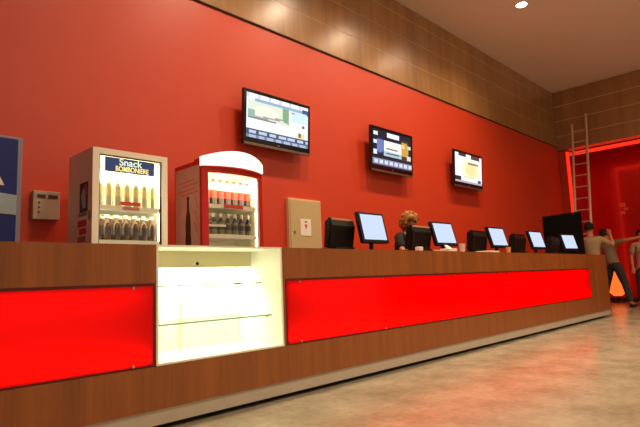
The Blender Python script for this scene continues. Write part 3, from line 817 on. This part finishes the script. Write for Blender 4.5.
def pose(lean=0, side=0, spread=.1, head=(0, .02, 0), armL=None, armR=None, step=0, face=(0, 1, 0)):
    pel = V(0, 0, .95); ch = pel+V(side*.6, lean*.6, .30); nk = pel+V(side, lean, .52); hd = nk+V(*head)+V(0, 0, .13)
    P = dict(pelvis=pel, chest=ch, neck=nk, head=hd, face=V(*face))
    for s, sx in (('L', -1), ('R', 1)):
        P['sh'+s] = nk+V(sx*.18, 0, -.055)
        P['hp'+s] = V(sx*.09, 0, .88); st = step*sx
        P['kn'+s] = V(sx*(.1+spread*.5), st*.5+.02, .50); P['an'+s] = V(sx*(.1+spread), st, .09); P['to'+s] = V(sx*(.11+spread), st+.15, .035)
        arm = armL if s == 'L' else armR
        if arm is None: P['el'+s] = P['sh'+s]+V(sx*.06, .02, -.29); P['wr'+s] = P['el'+s]+V(sx*.01, .09, -.24)
        else: P['el'+s] = V(*arm[0]); P['wr'+s] = V(*arm[1])
    return P
# cashier behind the counter, head bowed, facing the counter (-Y world)
person((5.79, 4.12, 0), PI, 'person with golden-brown hair and black shirt bent over behind the counter',
       pose(lean=.10, spread=.02, head=(0, .05, -.02), armL=((-.27, .22, 1.2), (-.2, .45, 1.19)), armR=((.27, .22, 1.2), (.2, .45, 1.19)), face=(0, .8, -.55)),
       M['blackcloth'], M['trouser'], M['hairblond'], 'long')
# man in khaki at the end of the counter, leaning to the ladder
pa = person((12.3, 3.69, 0), -PI/2+.2, 'person in khaki shirt and beige trousers leaning beside the end of the counter',
       pose(lean=.08, side=-.04, spread=.0, head=(-.0, .03, .03), armR=((.36, .12, 1.28), (.30, .40, 1.52)), armL=((-.36, .05, 1.2), (-.38, .22, 1.02))),
       M['khaki'], M['beigetrouser'], M['hairdark']); pa.scale = (1.08,)*3
# man in olive, legs apart, arm stretched to the right
pb = person((13.4, 3.62, 0), -PI/2-.25, 'person in grey-olive shirt and charcoal trousers, legs apart, arm stretched out sideways',
       pose(lean=.02, side=-.12, spread=.20, head=(-.04, .02, .0), armR=((.33, .05, 1.46), (.60, .12, 1.50)), armL=((-.36, .15, 1.28), (-.30, .36, 1.5))),
       M['olive'], M['trouser'], M['hairdark']); pb.scale = (1.04,)*3
person((13.9, 3.12, 0), PI/2+.4, 'person in pale grey shirt at the right edge of the photo',
       pose(lean=.02, spread=.04), M['pale'], M['trouser'], M['hairdark'])

# ------------------------------------------------------------------ ceiling lights
LC = (255, 224, 186)
spots = [(x, 3.3) for x in (2.0, 3.7, 5.45, 7.0, 8.6)]+[(x, y) for y in (.3, -3.0) for x in (2.6, 5.6, 9.0, 12.0)]  # the rows over the open floor are unseen, added to brighten the room
lab = {8.6: 'small round ceiling downlight glowing at the top of the picture'}
first = None
for i, (x, y) in enumerate(spots):
    l_ = lab.get(x, 'round ceiling downlight outside the top of the picture') if y > 3 else 'added unseen fill downlight over the open floor'
    if first is None:
        first = empty('ceiling_light', l_, 'ceiling light', (x, y, CZ), 0, 'round ceiling downlights')
        mb = MB().lathe([(.11, -.012), (.11, -.001), (.085, -.001)], (0, 0, 0), M['white'], 24); mb.build('trim_ring', first, True)
        MB().lathe([(.083, -.016), (.083, -.0125)], (0, 0, 0), M['downlight'], 20).build('diffuser', first, True)
    else: dup(first, (x, y, CZ), None, l_)
    l = bpy.data.lights.new('downlight', 'SPOT'); l.spot_size = math.radians(140); l.spot_blend = 1.0; l.shadow_soft_size = .09
    l.energy = {3.3: 300, .3: 480, -3.0: 420}[y]
    if y == 3.3 and x < 3: l.energy = 130
    if x == 12.0: l.energy = 170
    l.color = lin(LC)
    q = bpy.data.objects.new('downlight', l); COL.objects.link(q); q.location = (x, y, CZ-.05)

w = bpy.data.worlds.new('world'); SC.world = w; w.use_nodes = True
w.node_tree.nodes['Background'].inputs[0].default_value = (*lin((255, 214, 180)), 1); w.node_tree.nodes['Background'].inputs[1].default_value = .42

# ------------------------------------------------------------------ camera
cam = bpy.data.cameras.new('camera'); cam.sensor_width = 36; cam.lens = 29.40
co = bpy.data.objects.new('camera', cam); COL.objects.link(co)
r = Vector((0.69858233, -0.71437983, -0.04054844)); u = Vector((-0.06310212, -0.11795686, 0.99101176)); f = Vector((0.71274178, 0.68974461, 0.12748146))
co.matrix_world = Matrix.Translation((0, 0, .878)) @ Matrix((r, u, -f)).transposed().to_4x4()
cam.clip_start = .05
SC.camera = co
SC.view_settings.view_transform = 'Standard'; SC.view_settings.look = 'None'; SC.view_settings.gamma = 1
SC.view_settings.use_curve_mapping = False; SC.view_settings.exposure = 0.0
